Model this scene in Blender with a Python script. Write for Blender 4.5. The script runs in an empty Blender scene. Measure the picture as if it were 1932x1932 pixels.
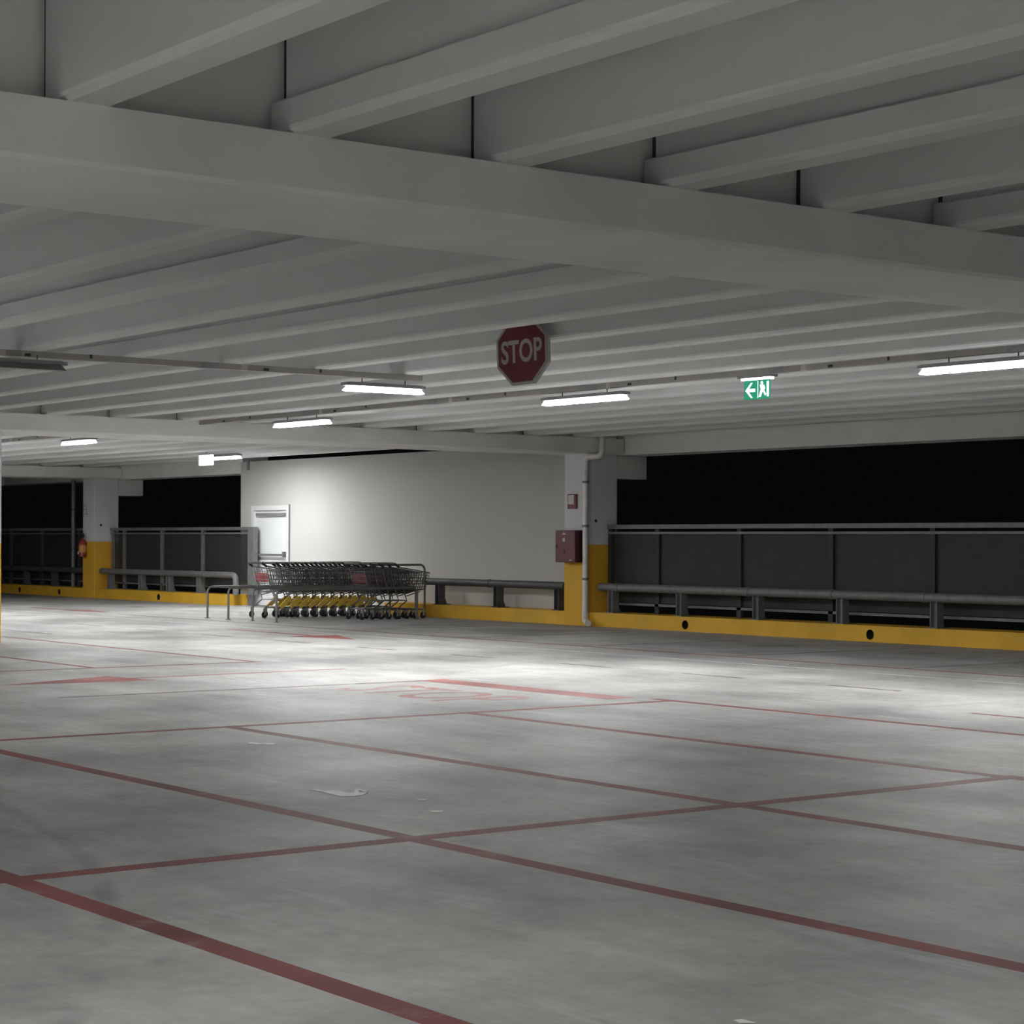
import bpy, math, random
from mathutils import Vector, Matrix
random.seed(7)
S = bpy.context.scene
COL = S.collection

# ------------------------------------------------------------------ camera
F_PX, YAW, ROLL, HOR_Y, EYE = 3845.0, math.radians(37.04), 0.003868, 1019.8, 1.45
fw = Vector((-math.cos(YAW), math.sin(YAW), 0)); rt = Vector((math.sin(YAW), math.cos(YAW), 0)); up = Vector((0, 0, 1))
cr, sr = math.cos(ROLL), math.sin(ROLL)
R_ = rt*cr + up*sr; U_ = up*cr - rt*sr
cam_d = bpy.data.cameras.new('camera'); cam = bpy.data.objects.new('camera', cam_d); COL.objects.link(cam)
cam.matrix_world = Matrix(((R_.x, U_.x, -fw.x, 0), (R_.y, U_.y, -fw.y, 0), (R_.z, U_.z, -fw.z, EYE), (0, 0, 0, 1)))
cam_d.sensor_fit = 'HORIZONTAL'; cam_d.sensor_width = 36; cam_d.lens = F_PX/1932*36
cam_d.shift_y = (HOR_Y-966)/1932
cam_d.clip_end = 300
S.camera = cam
# ------------------------------------------------------------------ world: night outside
w = bpy.data.worlds.new('night'); S.world = w; w.use_nodes = True
bg = w.node_tree.nodes['Background']; bg.inputs[0].default_value = (0.55, 0.6, 0.7, 1); bg.inputs[1].default_value = 0.0008
S.view_settings.view_transform = 'Standard'; S.view_settings.look = 'None'
S.view_settings.exposure = 1.93; S.view_settings.gamma = 1.0; S.view_settings.use_curve_mapping = False
S.cycles.diffuse_bounces = 6; S.cycles.max_bounces = 10
LAMP = 80.0          # strength of the fluorescent diffusers

# ------------------------------------------------------------------ materials
MATS = {}
def mat(name, col, rough=.6, metal=0., var=.0, scale=3., stretch=(1, 1, 1), bump=0., col2=None, spec=.5):
    m = bpy.data.materials.new(name); m.use_nodes = True; nt = m.node_tree; N = nt.nodes; L = nt.links
    b = N['Principled BSDF']; b.inputs['Roughness'].default_value = rough; b.inputs['Metallic'].default_value = metal
    b.inputs['Specular IOR Level'].default_value = spec
    c = (*col, 1)
    if var > 0:
        tc = N.new('ShaderNodeNewGeometry'); mp = N.new('ShaderNodeMapping'); mp.inputs['Scale'].default_value = stretch
        L.new(tc.outputs['Position'], mp.inputs[0])
        n = N.new('ShaderNodeTexNoise'); n.inputs['Scale'].default_value = scale; n.inputs['Detail'].default_value = 6
        L.new(mp.outputs[0], n.inputs['Vector'])
        r = N.new('ShaderNodeValToRGB'); c2 = (*col2, 1) if col2 else tuple(x*(1-var) for x in col)+(1,)
        r.color_ramp.elements[0].position = .3; r.color_ramp.elements[0].color = c2
        r.color_ramp.elements[1].position = .7; r.color_ramp.elements[1].color = c
        L.new(n.outputs[0], r.inputs[0]); L.new(r.outputs[0], b.inputs['Base Color'])
        if bump:
            bp = N.new('ShaderNodeBump'); bp.inputs['Strength'].default_value = bump; bp.inputs['Distance'].default_value = .01
            L.new(n.outputs[0], bp.inputs['Height']); L.new(bp.outputs[0], b.inputs['Normal'])
    else:
        b.inputs['Base Color'].default_value = c
    MATS[name] = m
    return m
def emit(name, col, strength):
    m = bpy.data.materials.new(name); m.use_nodes = True; nt = m.node_tree
    nt.nodes.remove(nt.nodes['Principled BSDF'])
    e = nt.nodes.new('ShaderNodeEmission'); e.inputs[0].default_value = (*col, 1); e.inputs[1].default_value = strength
    nt.links.new(e.outputs[0], nt.nodes['Material Output'].inputs[0]); MATS[name] = m; return m

white_paint = mat('white_paint', (.74, .74, .725), .75, var=.10, scale=.9, spec=.3)
beam_paint = mat('beam_paint', (.85, .85, .835), .75, var=.12, scale=1.3, bump=.15, spec=.3)
rib_paint = mat('rib_paint', (.70, .71, .705), .78, var=.12, scale=1.1, stretch=(.35, 1, 1), bump=.1, spec=.3)
slab_paint = mat('slab_paint', (.66, .67, .67), .85, var=.15, scale=1.0, spec=.2)
wall_paint = mat('wall_paint', (.54, .532, .515), .7, var=.05, scale=.6, spec=.3)
yellow_paint = mat('yellow_paint', (.80, .46, .04), .55, var=.22, scale=1.6, spec=.4)
galv = mat('galvanised_steel', (.22, .225, .23), .55, .3, var=.25, scale=9)
post_dark = mat('dark_post_steel', (.035, .036, .036), .6, .2)
galv_dark = mat('dull_galvanised_steel', (.10, .105, .11), .55, .3, var=.25, scale=7)
tray_m = mat('tray_metal', (.44, .42, .395), .6, .3, var=.12, scale=5)
clip_m = mat('dark_clip', (.05, .05, .055), .6)
housing_m = mat('lamp_housing', (.33, .33, .34), .5)
off_m = mat('unlit_diffuser', (.16, .155, .15), .35)
pipe_m = mat('downpipe_metal', (.78, .76, .75), .4, .2, var=.2, scale=6)
red_m = mat('red_enamel', (.15, .022, .034), .42, var=.2, scale=9)
red_dark = mat('dark_red_enamel', (.06, .010, .016), .42)
sign_red = mat('sign_red', (.145, .008, .014), .45)
sign_white = mat('sign_white', (.40, .37, .36), .5)
sign_grey = mat('sign_edge_grey', (.36, .37, .36), .5, .3)
ext_red = mat('extinguisher_red', (.30, .03, .015), .3)
black_r = mat('black_rubber', (.018, .018, .02), .65)
black_p = mat('black_plastic', (.03, .028, .03), .45)
cart_m = mat('trolley_wire', (.17, .175, .18), .4, .65)
cart_light = mat('trolley_chrome_wire', (.42, .43, .44), .35, .7)
yellow_pl = mat('yellow_plastic', (.80, .54, .09), .45)
red_pl = mat('red_plastic', (.34, .035, .045), .5)
rail_m = mat('corral_tube', (.21, .21, .20), .38, .6)
door_m = mat('door_white', (.74, .76, .77), .45)
door_f = mat('door_frame_white', (.68, .69, .70), .5)
grey_p = mat('closer_grey', (.30, .31, .32), .45, .3)
joint_m = mat('joint_shade', (.06, .06, .06), .9)  # near-black, stands in for the shade in the rib-end gaps
hole_m = mat('hole_dark', (.02, .02, .02), .9)
scrap_m = mat('white_scrap', (.92, .92, .91), .6)
ink_m = mat('faded_ink', (.34, .34, .36), .8)
label_m = mat('label_orange', (.55, .24, .07), .5)
pale_m = mat('pale_label', (.60, .56, .56), .5)
lamp_on = emit('lit_diffuser', (.93, .95, 1.0), 1.3)
def lamp_bottom(k):
    n = 'lit_diffuser_bottom_%g' % k
    return MATS.get(n) or emit(n, (1.0, .997, .992), LAMP*k)
green_on = emit('sign_green_lit', (.02, .20, .11), .42)
white_on = emit('sign_white_lit', (.90, 1.0, .95), .5)
glow_on = emit('sign_lamp_lit', (.95, 1.0, 1.0), 5.0)
far_on = emit('far_sign_lit', (.95, 1.0, .99), .9)

# perforated infill sheet
def perforated():
    m = mat('perforated_sheet', (.045, .046, .045), .6, .0, var=.2, scale=4); nt = m.node_tree; N = nt.nodes; L = nt.links
    g = N.new('ShaderNodeNewGeometry'); mp = N.new('ShaderNodeMapping'); mp.inputs['Scale'].default_value = (90, 0, 90)
    v = N.new('ShaderNodeTexVoronoi'); v.inputs['Scale'].default_value = 1.0; v.inputs['Randomness'].default_value = 0
    lt = N.new('ShaderNodeMath'); lt.operation = 'LESS_THAN'; lt.inputs[1].default_value = .30
    t = N.new('ShaderNodeBsdfTransparent'); mx = N.new('ShaderNodeMixShader')
    L.new(g.outputs['Position'], mp.inputs[0]); L.new(mp.outputs[0], v.inputs['Vector']); L.new(v.outputs['Distance'], lt.inputs[0])
    L.new(lt.outputs[0], mx.inputs[0]); L.new(N['Principled BSDF'].outputs[0], mx.inputs[1]); L.new(t.outputs[0], mx.inputs[2])
    L.new(mx.outputs[0], N['Material Output'].inputs[0])
    return m
perf_m = perforated()

# painted column: yellow up to 1.38 m, white above
def column_mat():
    m = mat('column_paint', (.6, .6, .6), .65, spec=.35); nt = m.node_tree; N = nt.nodes; L = nt.links
    g = N.new('ShaderNodeNewGeometry'); s = N.new('ShaderNodeSeparateXYZ'); L.new(g.outputs['Position'], s.inputs[0])
    n = N.new('ShaderNodeTexNoise'); n.inputs['Scale'].default_value = 2.2; n.inputs['Detail'].default_value = 5; L.new(g.outputs['Position'], n.inputs['Vector'])
    gt = N.new('ShaderNodeMath'); gt.operation = 'GREATER_THAN'; gt.inputs[1].default_value = 1.385; L.new(s.outputs['Z'], gt.inputs[0])
    ry = N.new('ShaderNodeMix'); ry.data_type = 'RGBA'; ry.inputs[6].default_value = (.62, .34, .03, 1); ry.inputs[7].default_value = (.80, .46, .045, 1); L.new(n.outputs[0], ry.inputs[0])
    rw = N.new('ShaderNodeMix'); rw.data_type = 'RGBA'; rw.inputs[6].default_value = (.62, .625, .65, 1); rw.inputs[7].default_value = (.72, .72, .735, 1); L.new(n.outputs[0], rw.inputs[0])
    mx = N.new('ShaderNodeMix'); mx.data_type = 'RGBA'; L.new(gt.outputs[0], mx.inputs[0]); L.new(ry.outputs[2], mx.inputs[6]); L.new(rw.outputs[2], mx.inputs[7])
    L.new(mx.outputs[2], N['Principled BSDF'].inputs['Base Color'])
    return m
column_m = column_mat()

# power-floated concrete floor with stains, scuffs, tyre marks
def floor_mat():
    m = bpy.data.materials.new('concrete_floor'); m.use_nodes = True; nt = m.node_tree; N = nt.nodes; L = nt.links
    b = N['Principled BSDF']; b.inputs['Specular IOR Level'].default_value = .4
    g = N.new('ShaderNodeNewGeometry')
    def noise(scale, detail=6, rough=.55, sc=(1, 1, 1), rot=0):
        mp = N.new('ShaderNodeMapping'); mp.inputs['Scale'].default_value = sc; mp.inputs['Rotation'].default_value = (0, 0, rot)
        n = N.new('ShaderNodeTexNoise'); n.inputs['Scale'].default_value = scale; n.inputs['Detail'].default_value = detail; n.inputs['Roughness'].default_value = rough
        L.new(g.outputs['Position'], mp.inputs[0]); L.new(mp.outputs[0], n.inputs['Vector']); return n.outputs[0]
    def ramp(src, p0, c0, p1, c1):
        r = N.new('ShaderNodeValToRGB'); r.color_ramp.elements[0].position = p0; r.color_ramp.elements[0].color = (*c0, 1)
        r.color_ramp.elements[1].position = p1; r.color_ramp.elements[1].color = (*c1, 1); L.new(src, r.inputs[0]); return r.outputs[0]
    def mix(kind, fac, a, c):
        x = N.new('ShaderNodeMix'); x.data_type = 'RGBA'; x.blend_type = kind
        if isinstance(fac, float): x.inputs[0].default_value = fac
        else: L.new(fac, x.inputs[0])
        L.new(a, x.inputs[6]); L.new(c, x.inputs[7]); return x.outputs[2]
    base = ramp(noise(.75, 6, .55), .36, (.36, .36, .35), .66, (.58, .578, .56))
    big = ramp(noise(.16, 4, .5, (1, 1, 1), .4), .36, (.76, .76, .77), .64, (1.06, 1.06, 1.05))
    c = mix('MULTIPLY', 1.0, base, big)
    streak = ramp(noise(1.2, 6, .6, (.22, 1.6, 1), .15), .33, (.68, .68, .68), .60, (1.05, 1.05, 1.05))
    c = mix('MULTIPLY', .5, c, streak)
    blot = ramp(noise(1.6, 3, .45, (.7, 1, 1), .6), .30, (.70, .70, .70), .55, (1.03, 1.03, 1.03))
    c = mix('MULTIPLY', .45, c, blot)
    fine = ramp(noise(9, 8, .7), .32, (.78, .78, .78), .68, (1.1, 1.1, 1.1))
    c = mix('MULTIPLY', .8, c, fine)
    spots = ramp(noise(3.2, 3, .5), .25, (.62, .62, .62), .36, (1, 1, 1))
    c = mix('MULTIPLY', .55, c, spots)
    scuff = ramp(noise(1.5, 7, .65, (.35, 1.9, 1), .25), .60, (0, 0, 0), .72, (.7, .7, .7))
    wn = N.new('ShaderNodeRGB'); wn.outputs[0].default_value = (.62, .62, .61, 1)
    c = mix('MIX', scuff, c, wn.outputs[0])
    # tyre marks: broken dark arcs
    for (cx, cy, rad, wd, dark) in ((-11.83, -6.33, 10.86, .07, .8), (-11.83, -6.33, 10.60, .24, .5), (-11.8, -6.0, 9.2, .10, .25), (-3.0, 14.2, 9.1, .10, .25), (-8.0, 20.0, 12.4, .12, .2)):
        vm = N.new('ShaderNodeVectorMath'); vm.operation = 'DISTANCE'; L.new(g.outputs['Position'], vm.inputs[0]); vm.inputs[1].default_value = (cx, cy, 0)
        a = N.new('ShaderNodeMath'); a.operation = 'SUBTRACT'; L.new(vm.outputs['Value'], a.inputs[0]); a.inputs[1].default_value = rad
        ab = N.new('ShaderNodeMath'); ab.operation = 'ABSOLUTE'; L.new(a.outputs[0], ab.inputs[0])
        mr = N.new('ShaderNodeMapRange'); mr.inputs['From Min'].default_value = wd; mr.inputs['From Max'].default_value = wd*.3; mr.inputs['To Max'].default_value = dark
        L.new(ab.outputs[0], mr.inputs['Value'])
        nm = N.new('ShaderNodeMath'); nm.operation = 'MULTIPLY'; L.new(mr.outputs[0], nm.inputs[0])
        rr = N.new('ShaderNodeMapRange'); rr.inputs['From Min'].default_value = .42; rr.inputs['From Max'].default_value = .62; L.new(noise(.8, 4), rr.inputs['Value'])
        L.new(rr.outputs[0], nm.inputs[1])
        dk = N.new('ShaderNodeRGB'); dk.outputs[0].default_value = (.12, .12, .125, 1)
        c = mix('MIX', nm.outputs[0], c, dk.outputs[0])
    L.new(c, b.inputs['Base Color'])
    rg = N.new('ShaderNodeMapRange'); rg.inputs['To Min'].default_value = .42; rg.inputs['To Max'].default_value = .7; L.new(noise(.7, 6), rg.inputs['Value']); L.new(rg.outputs[0], b.inputs['Roughness'])
    bp = N.new('ShaderNodeBump'); bp.inputs['Strength'].default_value = .08; bp.inputs['Distance'].default_value = .01; L.new(noise(6, 6), bp.inputs['Height']); L.new(bp.outputs[0], b.inputs['Normal'])
    return m
floor_m = floor_mat()
def worn_paint(name, col, lo, hi, scale=2.2):
    """floor paint worn through to concrete in patches"""
    m = bpy.data.materials.new(name); m.use_nodes = True; nt = m.node_tree; N = nt.nodes; L = nt.links
    b = N['Principled BSDF']; b.inputs['Roughness'].default_value = .6; b.inputs['Specular IOR Level'].default_value = .35
    g = N.new('ShaderNodeNewGeometry')
    n = N.new('ShaderNodeTexNoise'); n.inputs['Scale'].default_value = scale; n.inputs['Detail'].default_value = 9; n.inputs['Roughness'].default_value = .68; L.new(g.outputs['Position'], n.inputs['Vector'])
    n2 = N.new('ShaderNodeTexNoise'); n2.inputs['Scale'].default_value = 1.1; n2.inputs['Detail'].default_value = 5; L.new(g.outputs['Position'], n2.inputs['Vector'])
    r2 = N.new('ShaderNodeValToRGB'); r2.color_ramp.elements[0].position = .36; r2.color_ramp.elements[0].color = (*[x*.55 for x in col], 1)
    r2.color_ramp.elements[1].position = .6; r2.color_ramp.elements[1].color = (*col, 1); L.new(n2.outputs[0], r2.inputs[0])
    r = N.new('ShaderNodeMapRange'); r.inputs['From Min'].default_value = lo; r.inputs['From Max'].default_value = hi; L.new(n.outputs[0], r.inputs['Value'])
    x = N.new('ShaderNodeMix'); x.data_type = 'RGBA'; L.new(r.outputs[0], x.inputs[0]); L.new(r2.outputs[0], x.inputs[6]); x.inputs[7].default_value = (.36, .355, .345, 1)
    L.new(x.outputs[2], b.inputs['Base Color']); return m
line_m = worn_paint('worn_red_line', (.25, .060, .054), .57, .85)
arrow_m = worn_paint('worn_red_arrow', (.42, .115, .10), .54, .85)
stopl_m = worn_paint('worn_pink_bar', (.40, .16, .145), .52, .95)
text_m = worn_paint('faded_pink_letters', (.42, .19, .17), .42, .72, 2.6)
thin_m = worn_paint('faded_dark_line', (.20, .13, .125), .50, .70)
whiteline_m = worn_paint('thin_white_line', (.80, .80, .79), .56, .9)

# ------------------------------------------------------------------ mesh helpers
class MB:
    def __init__(s): s.v = []; s.f = []; s.sm = []
    def add(s, vs, fs, smooth=False):
        o = len(s.v); s.v += [tuple(p) for p in vs]; s.f += [tuple(i+o for i in f) for f in fs]; s.sm += [smooth]*len(fs); return s
    def box(s, a, b):
        (x0, y0, z0), (x1, y1, z1) = a, b
        return s.add([(x0, y0, z0), (x1, y0, z0), (x1, y1, z0), (x0, y1, z0), (x0, y0, z1), (x1, y0, z1), (x1, y1, z1), (x0, y1, z1)],
                     [(0, 3, 2, 1), (4, 5, 6, 7), (0, 1, 5, 4), (1, 2, 6, 5), (2, 3, 7, 6), (3, 0, 4, 7)])
    def bar(s, p, q, w, h=None):
        """square bar from p to q"""
        return s.tube([p, q], w/2*1.414, 4)
    def prism(s, prof, axis, a, b):
        """profile (2D list) extruded along axis 'x','y','z' from a to b"""
        n = len(prof)
        def P(u, w_, t): return {'x': (t, u, w_), 'y': (u, t, w_), 'z': (u, w_, t)}[axis]
        vs = [P(u, w_, a) for u, w_ in prof]+[P(u, w_, b) for u, w_ in prof]
        fs = [tuple(range(n))[::-1], tuple(range(n, 2*n))]+[(i, (i+1) % n, (i+1) % n+n, i+n) for i in range(n)]
        return s.add(vs, fs)
    def tube(s, path, r, seg=8, closed=False, caps=True):
        path = [Vector(p) for p in path]; n = len(path); rings = []; prev = None
        for i, p in enumerate(path):
            if closed: t = (path[(i+1) % n]-path[i-1]).normalized()
            else:
                t = (path[min(i+1, n-1)]-path[max(i-1, 0)]).normalized()
            if prev is None:
                ref = Vector((0, 0, 1)) if abs(t.z) < .9 else Vector((1, 0, 0))
                nrm = (ref-t*ref.dot(t)).normalized()
            else:
                nrm = (prev-t*prev.dot(t)).normalized()
            prev = nrm; bn = t.cross(nrm)
            rr = r[i] if isinstance(r, (list, tuple)) else r
            off = math.pi/seg if seg == 4 else 0
            rings.append([p+(nrm*math.cos(off+2*math.pi*k/seg)+bn*math.sin(off+2*math.pi*k/seg))*rr for k in range(seg)])
        vs = [q for ring in rings for q in ring]; fs = []
        m = n if closed else n-1
        for i in range(m):
            j = (i+1) % n
            for k in range(seg):
                fs.append((i*seg+k, i*seg+(k+1) % seg, j*seg+(k+1) % seg, j*seg+k))
        if caps and not closed: fs += [tuple(range(seg))[::-1], tuple((n-1)*seg+k for k in range(seg))]
        return s.add(vs, fs, seg > 5)
    def cyl(s, p, q, r, seg=16): return s.tube([p, q], r, seg)
    def mesh(s, name, m):
        me = bpy.data.meshes.new(name); me.from_pydata(s.v, [], s.f); me.materials.append(m)
        if any(s.sm): me.polygons.foreach_set('use_smooth', s.sm)
        me.update()
        if any(s.sm): me.set_sharp_from_angle(angle=math.radians(40))
        return me
    def build(s, name, m, parent=None, loc=None):
        o = bpy.data.objects.new(name, s.mesh(name, m)); COL.objects.link(o)
        if parent: o.parent = parent
        if loc: o.location = loc
        return o
def tag(o, label=None, cat=None, group=None, kind=None):
    if label: o['label'] = label
    if cat: o['category'] = cat
    if group: o['group'] = group
    if kind: o['kind'] = kind
    return o
def thing(name, loc, label, cat, group=None, rz=0.):
    o = bpy.data.objects.new(name, None); COL.objects.link(o); o.location = loc; o.rotation_euler = (0, 0, rz); o.empty_display_size = .1
    return tag(o, label, cat, group)
def inst(name, me, parent, loc=(0, 0, 0)):
    o = bpy.data.objects.new(name, me); COL.objects.link(o); o.parent = parent; o.location = loc; return o
def copy_tree(o, parent=None):
    c = o.copy(); COL.objects.link(c); c.parent = parent
    for ch in list(o.children): copy_tree(ch, c)
    return c
def arc(c, r, a0, a1, n, plane='yz'):
    out = []
    for i in range(n+1):
        a = a0+(a1-a0)*i/n; d = (r*math.cos(a), r*math.sin(a))
        out.append({'yz': (c[0], c[1]+d[0], c[2]+d[1]), 'xz': (c[0]+d[0], c[1], c[2]+d[1]), 'xy': (c[0]+d[0], c[1]+d[1], c[2])}[plane])
    return out
def text_mesh(txt, name, m, size, depth=.002, bold=.0, xs=1.):
    cu = bpy.data.curves.new(name, 'FONT'); cu.body = txt; cu.size = size; cu.extrude = depth; cu.offset = bold; cu.align_x = 'CENTER'; cu.align_y = 'CENTER'; cu.resolution_u = 4
    t = bpy.data.objects.new(name+'_tmp', cu); COL.objects.link(t)
    dg = bpy.context.evaluated_depsgraph_get(); dg.update()
    me = bpy.data.meshes.new_from_object(t.evaluated_get(dg)); bpy.data.objects.remove(t); bpy.data.curves.remove(cu)
    for v in me.vertices: v.co.x *= xs
    me.name = name; me.materials.clear(); me.materials.append(m); return me

# ------------------------------------------------------------------ layout constants (metres)
ZB, ZR, ZS = 2.94, 3.19, 3.76          # beam soffit, rib soffit, slab soffit
BEAMS = [11.08, -8.07, -27.235, -46.38, -65.5]
YF = 21.94                              # inner face of kerb and edge columns
YW = 22.50                              # inner face of the white wall
X0, X1 = -66.0, 11.6
Y0 = -16.0

# ------------------------------------------------------------------ floor
floor = MB().box((X0, Y0, -.30), (X1, 23.2, 0)).build('floor', floor_m)
tag(floor, 'grey concrete parking deck floor with worn red bay lines', 'floor', kind='structure')
def patch(name, pts, m, z=.0008):
    """flat painted marking a hair above the floor, with its own thickness"""
    n = len(pts)
    mb = MB().add([(x, y, .0001) for x, y in pts]+[(x, y, z) for x, y in pts],
                  [tuple(range(n, 2*n))]+[(i, (i+1) % n, (i+1) % n+n, i+n) for i in range(n)])
    return mb.build(name, m, floor)
def line_x(xa, xb, y, wd=.12, m=None, z=.0008, name='painted_line'): return patch(name, [(xa, y-wd/2), (xb, y-wd/2), (xb, y+wd/2), (xa, y+wd/2)], m or line_m, z)
def line_y(x, ya, yb, wd=.12, m=None, z=.0010, name='painted_line'): return patch(name, [(x-wd/2, ya), (x+wd/2, ya), (x+wd/2, yb), (x-wd/2, yb)], m or line_m, z)
# bays in front: rows divided every 2.15 m
line_y(-8.19, -2.0, 10.12, .125); line_y(-13.90, -2.0, 12.35, .11)
for y in (-.75, 1.4): line_x(-13.9, X1-8, y)
line_x(-8.6, -.5, 3.53, .125); line_x(-13.95, -.5, 5.58, .115); line_x(-13.90, -.5, 7.75, .115); line_x(-13.95, -.5, 10.02, .11); line_x(-14.15, -.5, 12.32, .10)
# cross lane left edge, further bays on the left
line_y(-17.33, 7.9, 12.15, .07, thin_m)
line_y(-21.10, 6.0, 12.20, .085); line_x(-28.6, -21.10, 12.14, .085); line_x(-28.6, -21.10, 10.05, .085); line_x(-28.6, -21.1, 7.95, .085)
# far bays along the parapet
line_x(-36.0, -2.0, 17.66, .075)
for x in (-15.95, -18.90, -21.80, -24.72, -27.75): line_y(x, 17.66, 21.0, .06, thin_m)
line_x(-45.0, -2.0, 16.76, .06, whiteline_m)
line_x(-45.0, -29.0, 13.1, .06, thin_m)
# centre dashes of the through lane
for k in range(9): line_x(-32.1+2.2*k, -31.15+2.2*k, 14.97, .06, thin_m, name='lane_dash')
line_x(-11.45, -10.3, 13.53, .06, name='lane_dash')
# stop bar and the word STOP
patch('stop_bar', [(-17.40, 11.90), (-14.36, 11.93), (-14.36, 12.27), (-17.42, 12.25)], stopl_m, .0012)
tm = text_mesh('STOP', 'painted_word', text_m, 1.35, .0004, .012, .66)
to = inst('painted_word', tm, floor, (-15.85, 10.95, .0006))
# arrows
def arrow(tip, base, hw, tail, sw):
    t, b, e = Vector(tip), Vector(base), Vector(tail); d = (b-t).normalized(); n = Vector((-d.y, d.x))
    pts = [t, b+n*hw, b+n*sw, e+n*sw, e-n*sw, b-n*sw, b-n*hw]
    patch('painted_arrow', [(p.x, p.y) for p in pts], arrow_m, .0012)
arrow((-19.10, 8.10), (-19.33, 9.62), .43, (-19.42, 12.3), .035)
arrow((-25.05, 16.05), (-26.4, 16.15), .42, (-29.0, 16.20), .06)
arrow((-36.9, 17.9), (-38.3, 17.85), .30, (-40.4, 17.8), .06)

# ------------------------------------------------------------------ ceiling: slab with precast ribs
ceil_o = MB().box((X0, Y0, ZS), (X1, 23.2, ZS+.16)).build('ceiling', slab_paint)
tag(ceil_o, 'precast concrete deck ceiling with deep parallel white-painted ribs', 'ceiling', kind='structure')
LEN = 19.15-2*.39
odd = MB().prism([(0, ZS), (-.205, ZS), (-.205, ZR+.032), (-.198, ZR+.016), (-.168, ZR), (0, ZR)], 'x', -LEN/2, LEN/2)
evn = MB().prism([(0, ZS), (-.125, ZS), (-.125, 3.345), (-.19, 3.345), (-.20, 3.335), (-.20, ZR+.032), (-.193, ZR+.016), (-.163, ZR), (0, ZR)], 'x', -LEN/2, LEN/2)
def rib_mesh(mb, v0):
    n = len(mb.f)
    for e in (-1, 1): mb.box((min(e*LEN/2, e*(LEN/2+.044)), v0, ZR+.004), (max(e*LEN/2, e*(LEN/2+.044)), -.02, ZS))  # dark boxes added in the end gaps so the seams look shaded
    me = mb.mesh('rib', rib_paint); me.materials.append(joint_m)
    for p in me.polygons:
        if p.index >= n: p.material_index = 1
    return me
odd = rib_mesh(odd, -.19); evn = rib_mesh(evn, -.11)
for i in range(len(BEAMS)-1):
    xm = (BEAMS[i]+BEAMS[i+1])/2
    for k in range(-8, 9):
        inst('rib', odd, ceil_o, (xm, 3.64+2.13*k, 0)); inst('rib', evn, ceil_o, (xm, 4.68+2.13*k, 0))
# ------------------------------------------------------------------ inverted-T beams
names = ['out-of-frame near beam behind the camera', 'large near white beam crossing the upper half of the photo', 'second white beam, running to the column with the downpipe', 'distant white beam on the left, running to the column with the extinguisher', 'farthest beam beyond the left edge']
for i, bx in enumerate(BEAMS):
    pr = [(bx-.545, ZR), (bx-.545, ZB+.02), (bx-.525, ZB), (bx+.525, ZB), (bx+.545, ZB+.02), (bx+.545, ZR), (bx+.345, ZR), (bx+.345, ZS), (bx-.345, ZS), (bx-.345, ZR)]
    o = MB().prism(pr, 'y', Y0, 22.54).build('concrete_beam', beam_paint)
    tag(o, names[i], 'beam', 'inverted T beams', 'structure')
# edge beams over the openings
for a, b, lab in ((-26.9, X1, 'white edge beam above the wide dark opening on the right'), (-46.05, -39.86, 'white edge beam above the small dark opening beside the white wall'), (X0, -46.7, 'white edge beam above the far left dark opening')):
    o = MB().prism([(22.56, ZB-.02), (23.2, ZB-.02), (23.2, ZS), (22.56, ZS)], 'x', a, b).build('edge_beam', beam_paint); tag(o, lab, 'beam', 'edge beams', 'structure')

# ------------------------------------------------------------------ columns
def column(x, y, label, corbel=True):
    h = .325; ch = .012
    pr = [(x-h+ch, y-h), (x+h-ch, y-h), (x+h, y-h+ch), (x+h, y+h-ch), (x+h-ch, y+h), (x-h+ch, y+h), (x-h, y+h-ch), (x-h, y-h+ch)]
    o = MB().prism(pr, 'z', 0, ZB).build('concrete_column', column_m); tag(o, label, 'column', 'columns', 'structure')
    if corbel:
        MB().box((x-h, y+h, ZB-.42), (x+h, y+h+.66, ZB-.025)).build('corbel', white_paint, o)
        MB().cyl((x+h-.001, y-.15, 1.79), (x+h+.004, y-.15, 1.79), .028).build('anchor_hole', hole_m, o)
    return o
CY = YF+.31
column(-27.235, CY, 'white column with yellow base carrying the downpipe and red hose box')
colL = column(-46.38, CY, 'white column with yellow base carrying the fire extinguisher')
column(-8.07, CY, 'edge column beyond the right edge of the photo')
column(11.08, CY, 'edge column far to the right behind the camera')
column(-27.235, 11.085, 'interior column whose yellow edge shows at the left border', False)
column(-46.38, 11.085, 'interior column beyond the left border, far row', False)
column(-8.07, 11.085, 'interior column beyond the right border', False)
column(-8.07, -.1, 'interior column left of the camera', False)
# faded marking on the left column: a small box drawn with strokes
ink = MB()
for (xa, za, xb, zb) in ((-46.66, 2.30, -46.66, 2.02), (-46.66, 2.27, -46.50, 2.27), (-46.66, 2.18, -46.50, 2.18), (-46.50, 2.27, -46.50, 2.05), (-46.62, 2.06, -46.42, 2.06)):
    ink.box((min(xa, xb)-.011, CY-.328, min(za, zb)-.011), (max(xa, xb)+.011, CY-.3245, max(za, zb)+.011))
ink.build('faded_marking', ink_m, colL)

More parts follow.
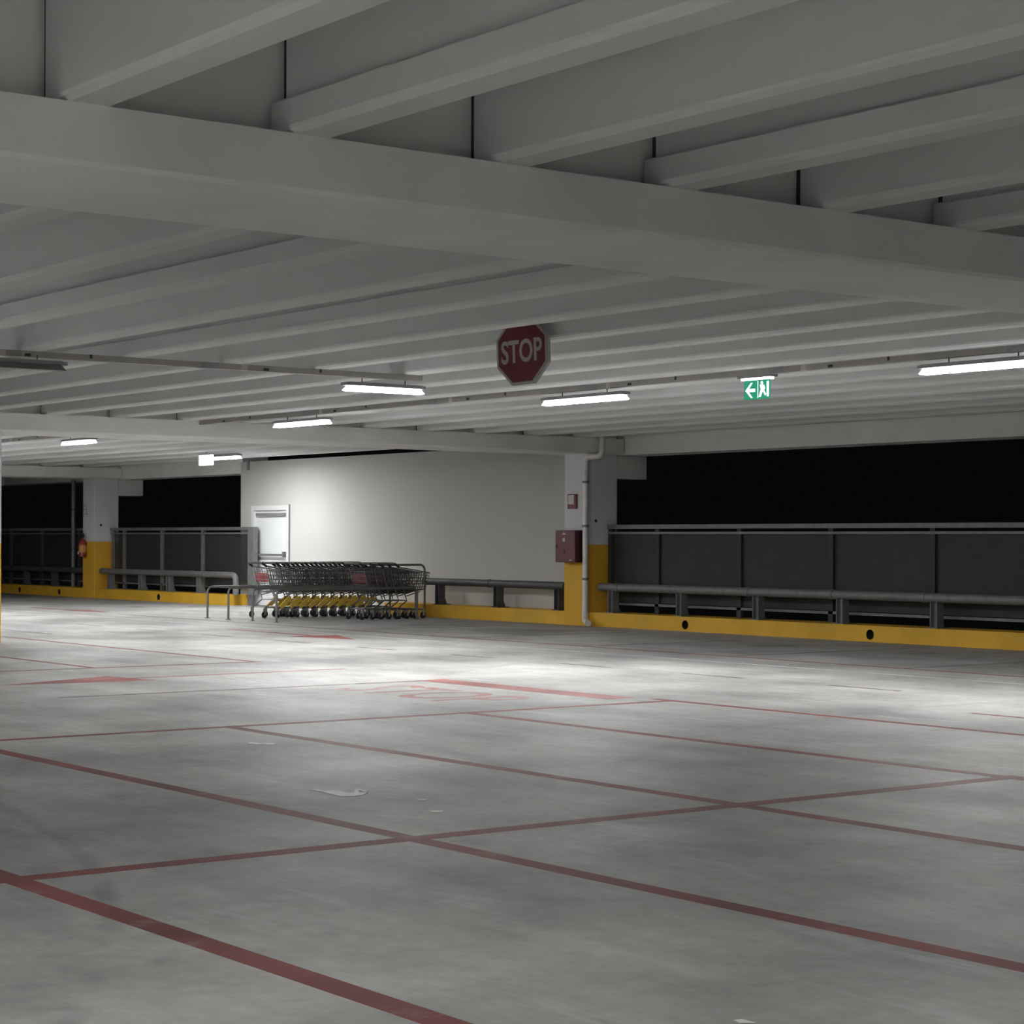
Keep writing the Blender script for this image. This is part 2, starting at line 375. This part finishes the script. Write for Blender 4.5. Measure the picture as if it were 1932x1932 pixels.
# ------------------------------------------------------------------ kerbs with drain holes
KH = .235
def kerb(xa, xb, holes, label, gr='yellow kerbs'):
    mb = MB(); yb = YW+.04; r = .075; zc = .105
    xs = sorted(holes); cur = xa
    ends = []
    for hx in xs: ends.append((hx-.14, hx+.14, hx))
    def front(a, b): mb.add([(a, YF, 0), (b, YF, 0), (b, YF, KH), (a, YF, KH)], [(0, 1, 2, 3)])
    tubes = []
    for (a, b, hx) in ends:
        front(cur, a); cur = b
        outer = []
        for t in range(4): outer.append((a+(b-a)*t/4, 0))
        for t in range(4): outer.append((b, KH*t/4))
        for t in range(4): outer.append((b-(b-a)*t/4, KH))
        for t in range(4): outer.append((a, KH-KH*t/4))
        inner = []
        for (ox, oz) in outer:
            an = math.atan2(oz-zc, ox-hx); inner.append((hx+r*math.cos(an), zc+r*math.sin(an)))
        n = 16
        mb.add([(x, YF, z) for x, z in outer]+[(x, YF, z) for x, z in inner], [(i, (i+1) % n, n+(i+1) % n, n+i) for i in range(n)])
        tubes.append(inner)
    front(cur, xb)
    mb.add([(xa, YF, KH), (xb, YF, KH), (xb, yb, KH), (xa, yb, KH)], [(0, 1, 2, 3)])
    mb.add([(xa, YF, 0), (xa, YF, KH), (xa, yb, KH), (xa, yb, 0)], [(0, 1, 2, 3)]); mb.add([(xb, YF, 0), (xb, yb, 0), (xb, yb, KH), (xb, YF, KH)], [(0, 1, 2, 3)])
    mb.add([(xa, yb, 0), (xa, yb, KH), (xb, yb, KH), (xb, yb, 0)], [(0, 1, 2, 3)])
    o = mb.build('kerb', yellow_paint); tag(o, label, 'kerb', gr, 'structure')
    for inner in tubes:
        n = 16; h = MB()
        h.add([(x, YF, z) for x, z in inner]+[(x, YF+.25, z) for x, z in inner], [(i, i+n, (i+1) % n+n, (i+1) % n) for i in range(n)]+[tuple(range(n, 2*n))])
        h.build('drain_hole', hole_m, o)
    return o
kerb(-26.92, X1, [-24.45, -20.45, -16.45, -12.4], 'yellow kerb with round drain holes under the long railing on the right')
kerb(-33.2, -27.55, [], 'short yellow kerb between the trolleys and the downpipe column')
kerb(-46.06, -39.50, [-42.68], 'yellow kerb under the railing left of the white door')
kerb(X0, -46.70, [-48.1, -50.55], 'yellow kerb at the far left border')

# ------------------------------------------------------------------ white wall with door
WXA, WXB, WZ = -39.84, -27.56, 3.17
DXA, DXB, DZ = -39.33, -37.72, 2.19
wl = MB()
wl.box((WXA, YW, 0), (DXA, YW+.18, WZ)); wl.box((DXB, YW, 0), (WXB, YW+.18, WZ)); wl.box((DXA, YW, DZ), (DXB, YW+.18, WZ))
wall = wl.build('wall_back', wall_paint); tag(wall, 'plain white rendered wall behind the shopping trolleys', 'wall', kind='structure')
MB().box((-39.5, YW-.05, 2.98), (-39.45, YW, 3.2)).build('cable_stub', grey_p, wall)
door = thing('door_1', (DXA, YW, 0), 'white fire door with push bar in the bright end of the wall', 'door'); door['kind'] = 'structure'
W_ = DXB-DXA
fr = MB(); fr.box((0, -.03, 0), (.10, .12, DZ)); fr.box((W_-.10, -.03, 0), (W_, .12, DZ)); fr.box((.10, -.03, DZ-.10), (W_-.10, .12, DZ)); fr.build('door_frame', door_f, door)
MB().box((W_-.002, -.034, 0), (W_+.018, .0, DZ+.016)).build('frame_edge', grey_p, door)
MB().box((.10, .03, .01), (W_-.10, .08, DZ-.10)).build('door_leaf', door_m, door)
cl = MB(); cl.box((.20, -.03, DZ-.23), (W_-.20, .03, DZ-.16)); cl.build('door_closer', grey_p, door)
pb = MB(); pb.tube([(.20, -.05, 1.12), (W_-.18, -.05, 1.12)], .025, 8); pb.box((.17, -.07, 1.07), (.23, .03, 1.19)); pb.box((W_-.21, -.07, 1.07), (W_-.15, .03, 1.19)); pb.build('push_bar', galv, door)

# ------------------------------------------------------------------ parapet railings
def railing(xa, xb, posts, label, m, pm):
    y = 22.36; t = thing('parapet_railing', (xa, y, 0), label, 'railing', 'parapet railings'); L_ = xb-xa
    MB().box((0, -.045, 1.655), (L_, .045, 1.725)).build('top_rail', m, t)
    MB().box((0, -.025, 1.565), (L_, .025, 1.605)).build('middle_rail', m, t)
    MB().box((0, -.02, .36), (L_, .02, .40)).build('bottom_rail', m, t)
    for p in posts: MB().box((p-xa-.05, -.02, .0), (p-xa+.05, .05, 1.655)).build('post', pm, t)
    ed = [xa]+[p for p in posts if xa+.2 < p < xb-.2]+[xb]
    for a, b in zip(ed[:-1], ed[1:]):
        MB().box((a-xa+.05, .022, .41), (b-xa-.05, .028, 1.56)).build('infill_panel', perf_m, t)
    return t
railing(-26.87, -4.0, [-26.82, -25.60, -23.63, -21.63, -19.63, -17.63, -15.6, -13.6, -11.6], 'long dark railing along the wide opening on the right', galv, post_dark)
railing(-46.00, -38.95, [-45.9, -45.30, -43.33, -41.33, -39.2], 'grey railing beside the white wall and door', galv, galv)
railing(-58.0, -46.75, [-57.8, -56.1, -54.1, -52.1, -50.1, -47.9], 'dark railing at the far left behind the extinguisher column', galv, galv_dark)
MB().box((-39.16, 22.30, KH), (-38.94, 22.42, 1.72)).build('end_post', galv)
tag(bpy.data.objects['end_post'], 'flat grey end post where the left railing meets the white wall', 'post')

# ------------------------------------------------------------------ tubular crash barriers
def barrier(xa, xb, posts, label, endbend=False, m=galv, joints=()):
    y, z, r = 22.09, .665, .068
    t = thing('crash_barrier', (xa, y, 0), label, 'barrier', 'tubular crash barriers'); L_ = xb-xa
    path = [(0, 0, z), (L_, 0, z)]
    if endbend:
        path = [(0, 0, z), (L_-.12, 0, z)]+arc((L_-.12, 0, z-.12), .12, math.pi/2, 0, 5, 'xz')[1:]+[(L_, 0, KH)]
    MB().tube(path, r, 12).build('rail_tube', m, t)
    for j in joints: MB().cyl((j-xa-.04, 0, z), (j-xa+.04, 0, z), r+.008, 12).build('sleeve', m, t)
    pm = MB(); w2 = .065
    pm.box((-w2, -.05, KH), (-w2+.012, .09, z-.03)); pm.box((w2-.012, -.05, KH), (w2, .09, z-.03)); pm.box((-w2, .014, KH), (w2, .026, z-.03))
    post = pm.mesh('post', m)
    gm = MB(); gm.prism([(.03, KH), (.17, KH), (.17, KH+.02), (.07, KH+.26), (.03, KH+.26)], 'x', -.012, .012); gm.box((-.10, -.08, KH), (.10, .20, KH+.012)); foot = gm.mesh('foot_bracket', m)
    for p in posts:
        o = inst('post', post, t, (p-xa, 0, 0)); f = inst('foot_bracket', foot, o)
    return t
barrier(-26.78, -4.0, [-26.45, -24.72, -22.94, -21.16, -19.34, -17.5, -15.7, -13.9, -12.1], 'long tubular crash barrier behind the kerb on the right', m=galv, joints=[-26.3, -24.95, -23.15, -21.35, -19.55, -17.7])
barrier(-32.05, -27.72, [-31.55, -29.70, -27.92], 'dark crash barrier in front of the white wall, between trolleys and column', m=galv_dark, joints=[-29.95])
barrier(-46.00, -39.32, [-45.5, -43.85, -42.45, -40.98], 'grey crash barrier with bent down end, left of the corral', True, galv, joints=[-45.9, -41.3])
barrier(-57.0, -47.0, [-55.9, -54.1, -52.3, -50.5, -48.75], 'crash barrier at the far left border', m=galv_dark)

# ------------------------------------------------------------------ downpipes
dp = thing('downpipe', (-26.93, 21.87, 0), 'metal downpipe with offset bends on the yellow and white column', 'pipe')
pth = [(.46, .0, 3.60), (.46, 0, 2.98)]+arc((.36, 0, 2.98), .10, 0, -math.pi/2, 5, 'xz')[1:]+[(.13, -.0, 2.88)]+arc((.12, -.0, 2.78), .10, math.pi/2, math.pi, 5, 'xz')[1:]
MB().tube(pth, .055, 12).build('swan_neck', pipe_m, dp)
MB().tube([(.02, 0, 2.80), (.02, 0, .20)], .052, 14).build('pipe', pipe_m, dp)
MB().tube([(.02, 0, .24), (.02, -.0, .17), (.05, -.02, .11), (.13, -.06, .075), (.25, -.12, .06)], .055, 12).build('outlet_shoe', pipe_m, dp)
for z in (1.70, 2.45, .8): MB().cyl((.02, 0, z-.02), (.02, 0, z+.02), .058, 14).build('pipe_clamp', galv, dp)
d2 = thing('downpipe', (-47.88, 22.22, 0), 'thin grey vertical pipe left of the extinguisher column', 'pipe')
MB().tube([(0, 0, ZB), (0, 0, KH)], .055, 12).build('pipe', galv, d2)
for z in (1.2, 2.2): MB().cyl((0, 0, z-.02), (0, 0, z+.02), .062, 12).build('pipe_clamp', galv_dark, d2)

# ------------------------------------------------------------------ hose cabinet, alarm sign, extinguisher
hb = thing('hose_cabinet', (-27.56, 21.94, 1.08), 'dark red fire hose box on the downpipe column', 'hose box')
MB().box((0, -.20, 0), (.56, 0, .55)).build('cabinet_body', red_dark, hb)
hd = MB().box((.015, -.215, .015), (.545, -.20, .535)).build('cabinet_door', red_m, hb)
MB().cyl((.25, -.222, .385), (.25, -.214, .385), .034, 16).build('round_emblem', pale_m, hd)
em = MB(); em.prism([(.19, .475), (.31, .475), (.25, .515)], 'y', -.219, -.214); em.build('printed_mark', pale_m, hd)
MB().box((.40, -.219, .03), (.46, -.214, .05)).build('small_label', pale_m, hd)
MB().box((.03, -.228, .25), (.055, -.214, .30)).build('latch', black_p, hd)
MB().cyl((.25, -.220, .18), (.25, -.214, .18), .03, 12).build('lock_plate', red_dark, hd)
al = thing('alarm_sign', (-27.42, 21.935, 2.0), 'small red and white plate high on the downpipe column', 'sign')
MB().box((0, -.05, 0), (.23, 0, .25)).build('red_case', red_m, al)
MB().box((.02, -.056, .075), (.18, -.05, .235)).build('white_face', pale_m, al)
ex = thing('fire_extinguisher', (-46.52, 21.83, 1.0), 'red fire extinguisher with hose loop on the left column', 'extinguisher')
bd = MB().tube([(0, 0, 0), (0, 0, .02), (0, 0, .36), (0, 0, .42), (0, 0, .45)], [.06, .09, .09, .06, .03], 16).build('cylinder_body', ext_red, ex)
MB().tube([(0, 0, .12), (0, 0, .30)], .0915, 16, caps=False).build('label', label_m, bd)
MB().box((-.07, -.095, .07), (-.02, -.07, .14)).build('white_tag', pale_m, bd)
vl = MB(); vl.cyl((0, 0, .45), (0, 0, .50), .025, 10); vl.box((-.09, -.015, .50), (.07, .015, .52)); vl.box((-.08, -.012, .535), (.06, .012, .55)); vl.build('valve_handle', black_p, ex)
hs = arc((-.02, 0, .50), .10, -.2, math.pi*1.15, 12, 'xz')
MB().tube(hs, .012, 8).build('hose', black_r, ex)
MB().box((-.05, .06, .30), (.05, .11, .36)).build('wall_bracket', black_p, ex)

# ------------------------------------------------------------------ STOP sign hung below the ribs
st = thing('stop_sign', (-14.03, 10.69, 3.09), 'dark red octagonal STOP sign hanging under the ceiling ribs', 'sign', rz=math.radians(11.5))
st.rotation_euler = (0, math.radians(-2.4), math.radians(11.5))
def octa(r, y0, y1):
    a = [math.pi/8+k*math.pi/4 for k in range(8)]; R = r/math.cos(math.pi/8)
    return MB().prism([(R*math.cos(t), R*math.sin(t)) for t in a], 'y', y0, y1)
octa(.292, -.004, .035).build('folded_backing', sign_grey, st)
octa(.284, -.008, -.004).build('white_border', sign_white, st)
octa(.266, -.011, -.008).build('red_face', sign_red, st)
me = text_mesh('STOP', 'lettering', sign_white, .272, .001, .0062, .72)
lt = inst('lettering', me, st, (0, -.0122, -.01)); lt.rotation_euler = (math.pi/2, 0, 0)
brk = MB(); brk.box((-.15, .035, -.2), (-.11, .10, .32)); brk.box((.11, .035, -.2), (.15, .10, .32)); brk.build('bracket', galv_dark, st)

# ------------------------------------------------------------------ cable trays
ZT = 3.165
def tray(axis, a, b, c, label, seg=3.0):
    t = thing('cable_tray', (0, 0, 0), label, 'cable tray', 'cable trays under the ribs')
    t.location = ((a+b)/2, c, ZT) if axis == 'x' else (c, (a+b)/2, ZT)
    L_ = b-a; n = max(1, round(L_/seg)); s = L_/n
    def bx(mb, u0, u1, w, z0, z1):
        return mb.box((u0, -w, z0), (u1, w, z1)) if axis == 'x' else mb.box((-w, u0, z0), (w, u1, z1))
    for i in range(n):
        u0 = -L_/2+i*s; bx(MB(), u0+.004, u0+s-.004, .035, -.033, .024).build('tray_length', tray_m, t)
        if i: bx(MB(), u0-.10, u0+.10, .0375, -.036, .0245).build('joint_cover', housing_m, t); bx(MB(), u0+.35, u0+.42, .037, -.035, .0245).build('joint_cover', pale_m, t)
        bx(MB(), u0+s*.5-.012, u0+s*.5+.012, .041, -.012, .0248).build('hanger_clip', clip_m, t)
        bx(MB(), u0+s*.25-.03, u0+s*.25+.03, .040, -.026, .0).build('junction_box', clip_m, t)
    return t
YT = 14.38
tray('x', -26.65, -8.65, YT, 'long grey cable tray carrying the through-lane lamps and exit sign')
tray('y', -3.0, 12.22, -17.80, 'cable tray crossing on the upper left, with an unlit lamp', 2.6)
tray('x', -45.8, -27.85, YT, 'cable tray beyond the second beam on the left')
tray('x', -7.45, 10.4, YT, 'cable tray beyond the large near beam on the right')
# ------------------------------------------------------------------ fluorescent lamps
def lamp_fix(axis, cx, cy, L_, label, lit=True, gr='linear ceiling lamps', z=3.0, k=1.0):
    t = thing('linear_lamp', (cx, cy, z), label, 'lamp', gr, 0 if axis == 'x' else math.pi/2)
    h = L_/2
    # housing: upper shell, tapered ends
    def shell(z0, z1, w0, w1, l0, l1):
        v = [(-l0, -w0, z0), (l0, -w0, z0), (l0, w0, z0), (-l0, w0, z0), (-l1, -w1, z1), (l1, -w1, z1), (l1, w1, z1), (-l1, w1, z1)]
        return MB().add(v, [(0, 3, 2, 1), (4, 5, 6, 7), (0, 1, 5, 4), (1, 2, 6, 5), (2, 3, 7, 6), (3, 0, 4, 7)])
    shell(.052, .088, .066, .045, h, h-.03).build('housing', housing_m, t)
    shell(.0, .050, .056, .050, h-.005, h-.055).build('diffuser', lamp_on if lit else off_m, t)
    if lit: MB().box((-h+.02, -.05, -.003), (h-.02, .05, -.0005)).build('light_panel', lamp_bottom(k), t)
    for s in (-1, 1):
        MB().box((s*h-.05 if s > 0 else -h-.006, -.055, .0505), (h+.006 if s > 0 else -h+.05, .055, .082)).build('end_cap', housing_m, t)
        MB().tube([(s*h*.55, 0, .085), (s*h*.55, 0, .134)], .006, 6).build('hook', clip_m, t)
    return t
LL = 1.44
lamp_fix('x', -17.72, YT, LL, 'lit lamp right below the STOP sign, beside the exit sign run')
lamp_fix('x', -23.80, YT, LL-.06, 'lit lamp just in front of the second beam, left of centre', k=1.4)
lamp_fix('x', -12.05, YT, LL, 'large bright lamp cut by the right border')
lamp_fix('y', -17.88, 11.80, .98, 'lit lamp at the end of the crossing cable tray', k=1.2)
lamp_fix('y', -17.55, 7.45, 1.2, 'unlit dark lamp at the left border', False)
lamp_fix('x', -30.80, YT, 1.15, 'small lit lamp beyond the second beam at the left', k=1.3)
lamp_fix('x', -37.1, 20.5, 1.5, 'far lit lamp beside the white glowing exit sign', z=3.10, k=1.15)
lamp_fix('x', -6.2, YT, LL, 'lamp of the through lane beyond the right border', k=.45)
lamp_fix('x', -.5, YT, LL, 'second lamp of the through lane beyond the right border', k=.5)
lamp_fix('x', -36.6, YT, LL, 'lamp of the far lane beyond the left border', k=1.6)
lamp_fix('x', -42.4, YT, LL, 'second lamp of the far lane beyond the left border')
lamp_fix('y', -5.4, -.9, .98, 'added fill lamp overhead left of the camera', k=1.35)  # added out of view to brighten the near floor from the left
lamp_fix('y', 1.45, 3.2, .98, 'added fill lamp just behind the camera', k=1.5)  # added out of view, fill for the near floor and beam
lamp_fix('y', 1.45, -1.2, .98, 'second added fill lamp just behind the camera', k=1.8)  # also added, lifts the near face of the large beam
lamp_fix('y', -17.8, 3.1, .98, 'lamp further along the crossing tray beyond the left border', k=1.5)
lamp_fix('y', -17.8, -1.25, .98, 'last lamp along the crossing tray beyond the left border', k=2.0)
lamp_fix('y', -5.4, -4.2, .98, 'second added fill lamp overhead left of the camera', k=1.35)  # added as more fill from the left, out of view
for x, d in ((-29.5, 'first'), (-23.8, 'second'), (-18.1, 'third'), (-12.4, 'fourth'), (-6.7, 'fifth'), (-1.0, 'sixth'), (4.7, 'seventh')): lamp_fix('x', x, -6.2, LL, '%s added fill lamp of the row behind the camera' % d, k=1.3)  # row added out of view as fill for near floor and ribs
lamp_fix('x', -36.9, 9.6, LL, 'added fill lamp over the far left bays beyond the border', k=1.6)  # added out of view to brighten the far bay's floor and ceiling
lamp_fix('x', -42.6, 9.6, LL, 'second added fill lamp over the far left bays beyond the border', k=1.6)  # likewise added as fill for the far bay

# ------------------------------------------------------------------ exit signs
es = thing('exit_sign', (-14.97, YT+.02, 2.89), 'green lit exit sign with white arrow under the cable tray', 'sign')
MB().box((-.24, -.05, .215), (.24, .05, .255)).build('lamp_case', housing_m, es)
MB().box((-.20, -.035, .195), (.20, .035, .214)).build('light_strip', glow_on, es)
pl = MB().box((-.185, -.006, 0), (.185, .006, .195)).build('green_panel', green_on, es)
ar = MB().prism([(-.165, .092), (-.085, .168), (-.06, .168), (-.115, .108), (-.025, .108), (-.025, .076), (-.115, .076), (-.06, .016), (-.085, .016)], 'y', -.010, -.0062); ar.build('arrow', white_on, pl)
mn = MB(); mn.box((.012, -.010, .012), (.018, -.0062, .185)); mn.prism([(.055, .17), (.075, .18), (.092, .165), (.085, .148), (.066, .146)], 'y', -.010, -.0062)
mn.prism([(.045, .145), (.105, .140), (.120, .105), (.095, .075), (.06, .095)], 'y', -.010, -.0062); mn.prism([(.06, .10), (.09, .085), (.055, .02), (.03, .02)], 'y', -.010, -.0062); mn.prism([(.085, .09), (.11, .08), (.135, .045), (.12, .03), (.10, .06)], 'y', -.010, -.0062)
mn.box((.145, -.010, .02), (.172, -.0062, .175)); mn.build('running_figure', white_on, pl)
MB().tube([(-.1, 0, .25), (-.1, 0, .262)], .006, 6).build('hook', clip_m, es); MB().tube([(.1, 0, .25), (.1, 0, .262)], .006, 6).build('hook', clip_m, es)
e2 = thing('exit_sign', (-36.10, 19.6, 2.925), 'overexposed white glowing exit sign at the far left', 'sign')
MB().box((-.24, -.05, .205), (.24, .05, .24)).build('lamp_case', housing_m, e2)
MB().box((-.27, -.02, 0), (.27, .02, .205)).build('glowing_panel', far_on, e2)
MB().tube([(0, 0, .23), (0, 0, .264)], .01, 6).build('hook', clip_m, e2)

# ------------------------------------------------------------------ trolley corral hoops
def hoop(x, ya, yb, z, label, z0=0.):
    t = thing('corral_rail', (x, ya, 0), label, 'corral rail', 'trolley corral rails'); L_ = yb-ya; r = .10
    p = [(0, 0, z0), (0, 0, z-r)]+arc((0, r, z-r), r, math.pi, math.pi/2, 5)[1:]+[(0, L_-r, z)]+arc((0, L_-r, z-r), r, math.pi/2, 0, 5)[1:]+[(0, L_, 0)]
    MB().tube(p, .021, 8).build('bent_tube', rail_m, t)
    MB().cyl((0, 0, z0), (0, 0, z0+.008), .05 if z0 == 0 else .03, 12).build('floor_plate', rail_m, t); MB().cyl((0, L_, 0), (0, L_, .008), .05, 12).build('floor_plate', rail_m, t)
for x, lab in ((-33.36, 'first low corral rail from the left, before the trolleys'), (-32.58, 'second low corral rail from the left'), (-31.70, 'third low corral rail from the left'), (-30.87, 'nearest low corral rail, right beside the trolley wheels')):
    hoop(x, 18.15, {-30.87: 21.12}.get(x, 21.66), .575, lab)
hoop(-31.70, 20.6, 21.86, .985, 'tall thin hoop rising at the right end of the trolleys', .59)

# ------------------------------------------------------------------ shopping trolleys
def lerp(a, b, t): return tuple(a[i]+(b[i]-a[i])*t for i in range(3))
def make_cart_meshes():
    D = {}
    # basket corners: rear/front, top/bottom, half widths
    def P(s, u, w_):    # s side -1..1, u along 0 rear..1 front, w 0 bottom..1 top
        yb_, yt = .24+u*(.86-.24), .10+u*(.94-.10)
        zb_, zt = .47+u*.07, .955-u*.11
        hb_, ht = .20-u*.04, .262-u*.06
        return (s*(hb_+(ht-hb_)*w_), yb_+(yt-yb_)*w_, zb_+(zt-zb_)*w_)
    b = MB(); wr = .0056
    for s in (-1, 1):
        for i in range(6): b.tube([P(s, 0, i/6), P(s, 1, i/6)], wr, 4)
        for i in range(13): b.tube([P(s, i/12, 0), P(s, i/12, 1)], wr, 4)
    for i in range(7):
        sx = -1+2*i/6; b.tube([P(sx, 0, 0), P(sx, 1, 0)], wr, 4); b.tube([P(sx, 1, 0), P(sx, 1, 1)], wr, 4); b.tube([P(sx, 0, 0), P(sx, 0, .95)], wr, 4)
    for i in range(7): b.tube([P(-1, i/6, 0), P(1, i/6, 0)], wr, 4)
    for i in range(1, 6): b.tube([P(-1, 1, i/6), P(1, 1, i/6)], wr, 4); b.tube([P(-1, 0, i/6), P(1, 0, i/6)], wr, 4)
    D['basket'] = b
    D['rim'] = MB().tube([P(-1, 0, 1), P(-1, 1, 1), P(1, 1, 1), P(1, 0, 1)], .011, 6)
    h = MB(); hp = [(-.262, .10, .955), (-.268, .03, .995), (-.25, .0, 1.012), (-.20, -.008, 1.018), (.20, -.008, 1.018), (.25, .0, 1.012), (.268, .03, .995), (.262, .10, .955)]
    h.tube(hp, .024, 8); D['handle'] = h
    c = MB()
    for s in (-1, 1):
        c.tube([(s*.25, .10, .94), (s*.235, .20, .62), (s*.225, .30, .42), (s*.235, .33, .34), (s*.245, .10, .20), (s*.24, .06, .185)], .012, 6)
        c.tube([(s*.245, .10, .20), (s*.19, .80, .17)], .012, 6)
        c.tube([(s*.225, .30, .42), (s*.19, .70, .50)], .010, 6)
    c.tube([(-.235, .33, .34), (.235, .33, .34)], .010, 6); c.tube([(-.24, .10, .20), (.24, .10, .20)], .010, 6); c.tube([(-.19, .80, .17), (.19, .80, .17)], .010, 6)
    D['chassis'] = c
    w_ = MB(); w_.tube([(-.017, 0, 0), (-.010, 0, 0), (.010, 0, 0), (.017, 0, 0)], [.050, .062, .062, .050], 14); D['wheel'] = w_
    f = MB(); f.box((-.026, -.012, -.005), (-.021, .030, .115)); f.box((.021, -.012, -.005), (.026, .030, .115)); f.box((-.026, -.005, .105), (.026, .04, .118)); D['fork'] = f
    y = MB()
    for s in (-1, 1):
        y.prism([(.10, .215), (.15, .165), (.38, .30), (.38, .40), (.31, .385)], 'x', s*.242-.018, s*.242+.018)
        y.prism([(.34, .385), (.36, .32), (.54, .21), (.58, .25)], 'x', s*.235-.016, s*.235+.016)
    y.box((-.235, .10, .185), (.235, .135, .215)); D['bumper'] = y
    D['panel'] = MB().add([(-.235, .135, .83), (.235, .135, .83), (.215, .185, .665), (-.215, .185, .665), (-.235, .147, .835), (.235, .147, .835), (.215, .197, .67), (-.215, .197, .67)],
                          [(0, 1, 2, 3), (4, 7, 6, 5), (0, 4, 5, 1), (1, 5, 6, 2), (2, 6, 7, 3), (3, 7, 4, 0)])
    return D
CD = make_cart_meshes()
CM = {k: v.mesh(k, cart_m) for k, v in CD.items()}
CL = {k: CD[k].mesh(k, cart_light) for k in ('basket', 'rim', 'chassis')}
for k, m_ in (('handle', black_p), ('wheel', black_r), ('fork', cart_light), ('bumper', yellow_pl), ('panel', red_pl)): CM[k].materials[0] = m_
CM['panel_dark'] = CM['panel'].copy(); CM['panel_dark'].materials[0] = red_m
def cart(x, y, label, group, yellow=True, panel=False, light=False, rz=0.):
    t = thing('shopping_trolley', (x, y, 0), label, 'shopping trolley', group, rz)
    src = CL if light else CM
    t.scale = (1, .86, 1)
    inst('wire_basket', src['basket'], t); inst('basket_rim', src['rim'], t); inst('handle', CM['handle'], t); inst('chassis', src['chassis'], t)
    if yellow: inst('yellow_bumper', CM['bumper'], t)
    if panel: inst('red_panel', CM['panel'] if light else CM['panel_dark'], t)
    for wx, wy in ((-.235, .07), (.235, .07), (-.185, .78), (.185, .78)):
        w_ = inst('wheel', CM['wheel'], t, (wx, wy, .062)); inst('fork', CM['fork'], w_)
    return t
ordn = ['first', 'second', 'third', 'fourth', 'fifth', 'sixth', 'seventh', 'eighth', 'ninth', 'tenth', 'eleventh']
ys = [18.93, 19.22]+[19.22+.206*k for k in range(1, 10)]
for i, y in enumerate(ys):
    lab = 'light wire shopping trolley with red panel at the left end of the long row' if i == 0 else '%s shopping trolley from the left in the long row with yellow bumpers' % ordn[i]
    cart(-32.97, y, lab, 'trolleys in the long left row', i > 0, i == 0, i == 0, math.radians(random.uniform(-.5, .5)))
for i, px in enumerate((19.98, 20.20, 20.38, 20.55, 20.73)):
    cart(-31.28, px, '%s shopping trolley from the left in the short dark row at the right' % ordn[i], 'trolleys in the short right row', False, i in (0, 2), False, math.radians(random.uniform(-1.2, 1.2)))

# ------------------------------------------------------------------ litter on the floor
def scrap(pts, label, z=.0016):
    cx = sum(p[0] for p in pts)/len(pts); cy = sum(p[1] for p in pts)/len(pts); n = len(pts); mb = MB()
    if sum(pts[i][0]*pts[(i+1) % n][1]-pts[(i+1) % n][0]*pts[i][1] for i in range(n)) < 0: pts = pts[::-1]
    mb.add([(x-cx, y-cy, 0) for x, y in pts]+[(x-cx, y-cy, z) for x, y in pts],
           [(i, (i+1) % n, n+(i+1) % n, n+i) for i in range(n)]+[tuple(range(n, 2*n))])
    o = mb.build('paper_scrap', scrap_m, None, (cx, cy, .0014)); tag(o, label, 'litter', 'white scraps on the floor')
scrap([(-10.134, 6.182), (-10.126, 6.227), (-10.035, 6.221), (-10.022, 6.274), (-9.956, 6.3), (-9.875, 6.282), (-9.876, 6.327), (-9.97, 6.381), (-9.99, 6.434), (-9.849, 6.405), (-9.85, 6.385), (-9.93, 6.40), (-9.93, 6.385), (-9.84, 6.34), (-9.811, 6.379), (-9.741, 6.296), (-9.727, 6.232), (-9.76, 6.165), (-9.83, 6.17), (-9.924, 6.18), (-10.033, 6.192)], 'torn curled white scrap lying in the front bay')
scrap([(-12.732, 7.255), (-12.722, 7.283), (-12.629, 7.306), (-12.605, 7.39), (-12.54, 7.38), (-12.50, 7.329), (-12.52, 7.301), (-12.57, 7.289), (-12.59, 7.25), (-12.65, 7.22)], 'small white scrap in the bay near the far left corner')
scrap([(-9.452, 6.461), (-9.399, 6.441), (-9.38, 6.5), (-9.345, 6.457), (-9.36, 6.416)], 'tiny white fleck right of the torn scrap')
scrap([(-8.98, 6.224), (-8.935, 6.288), (-8.888, 6.251), (-8.911, 6.197)], 'tiny white fleck just above the crossing of two red lines')
scrap([(-4.513, 4.252), (-4.508, 4.282), (-4.449, 4.282), (-4.478, 4.243)], 'white fleck at the bottom border')
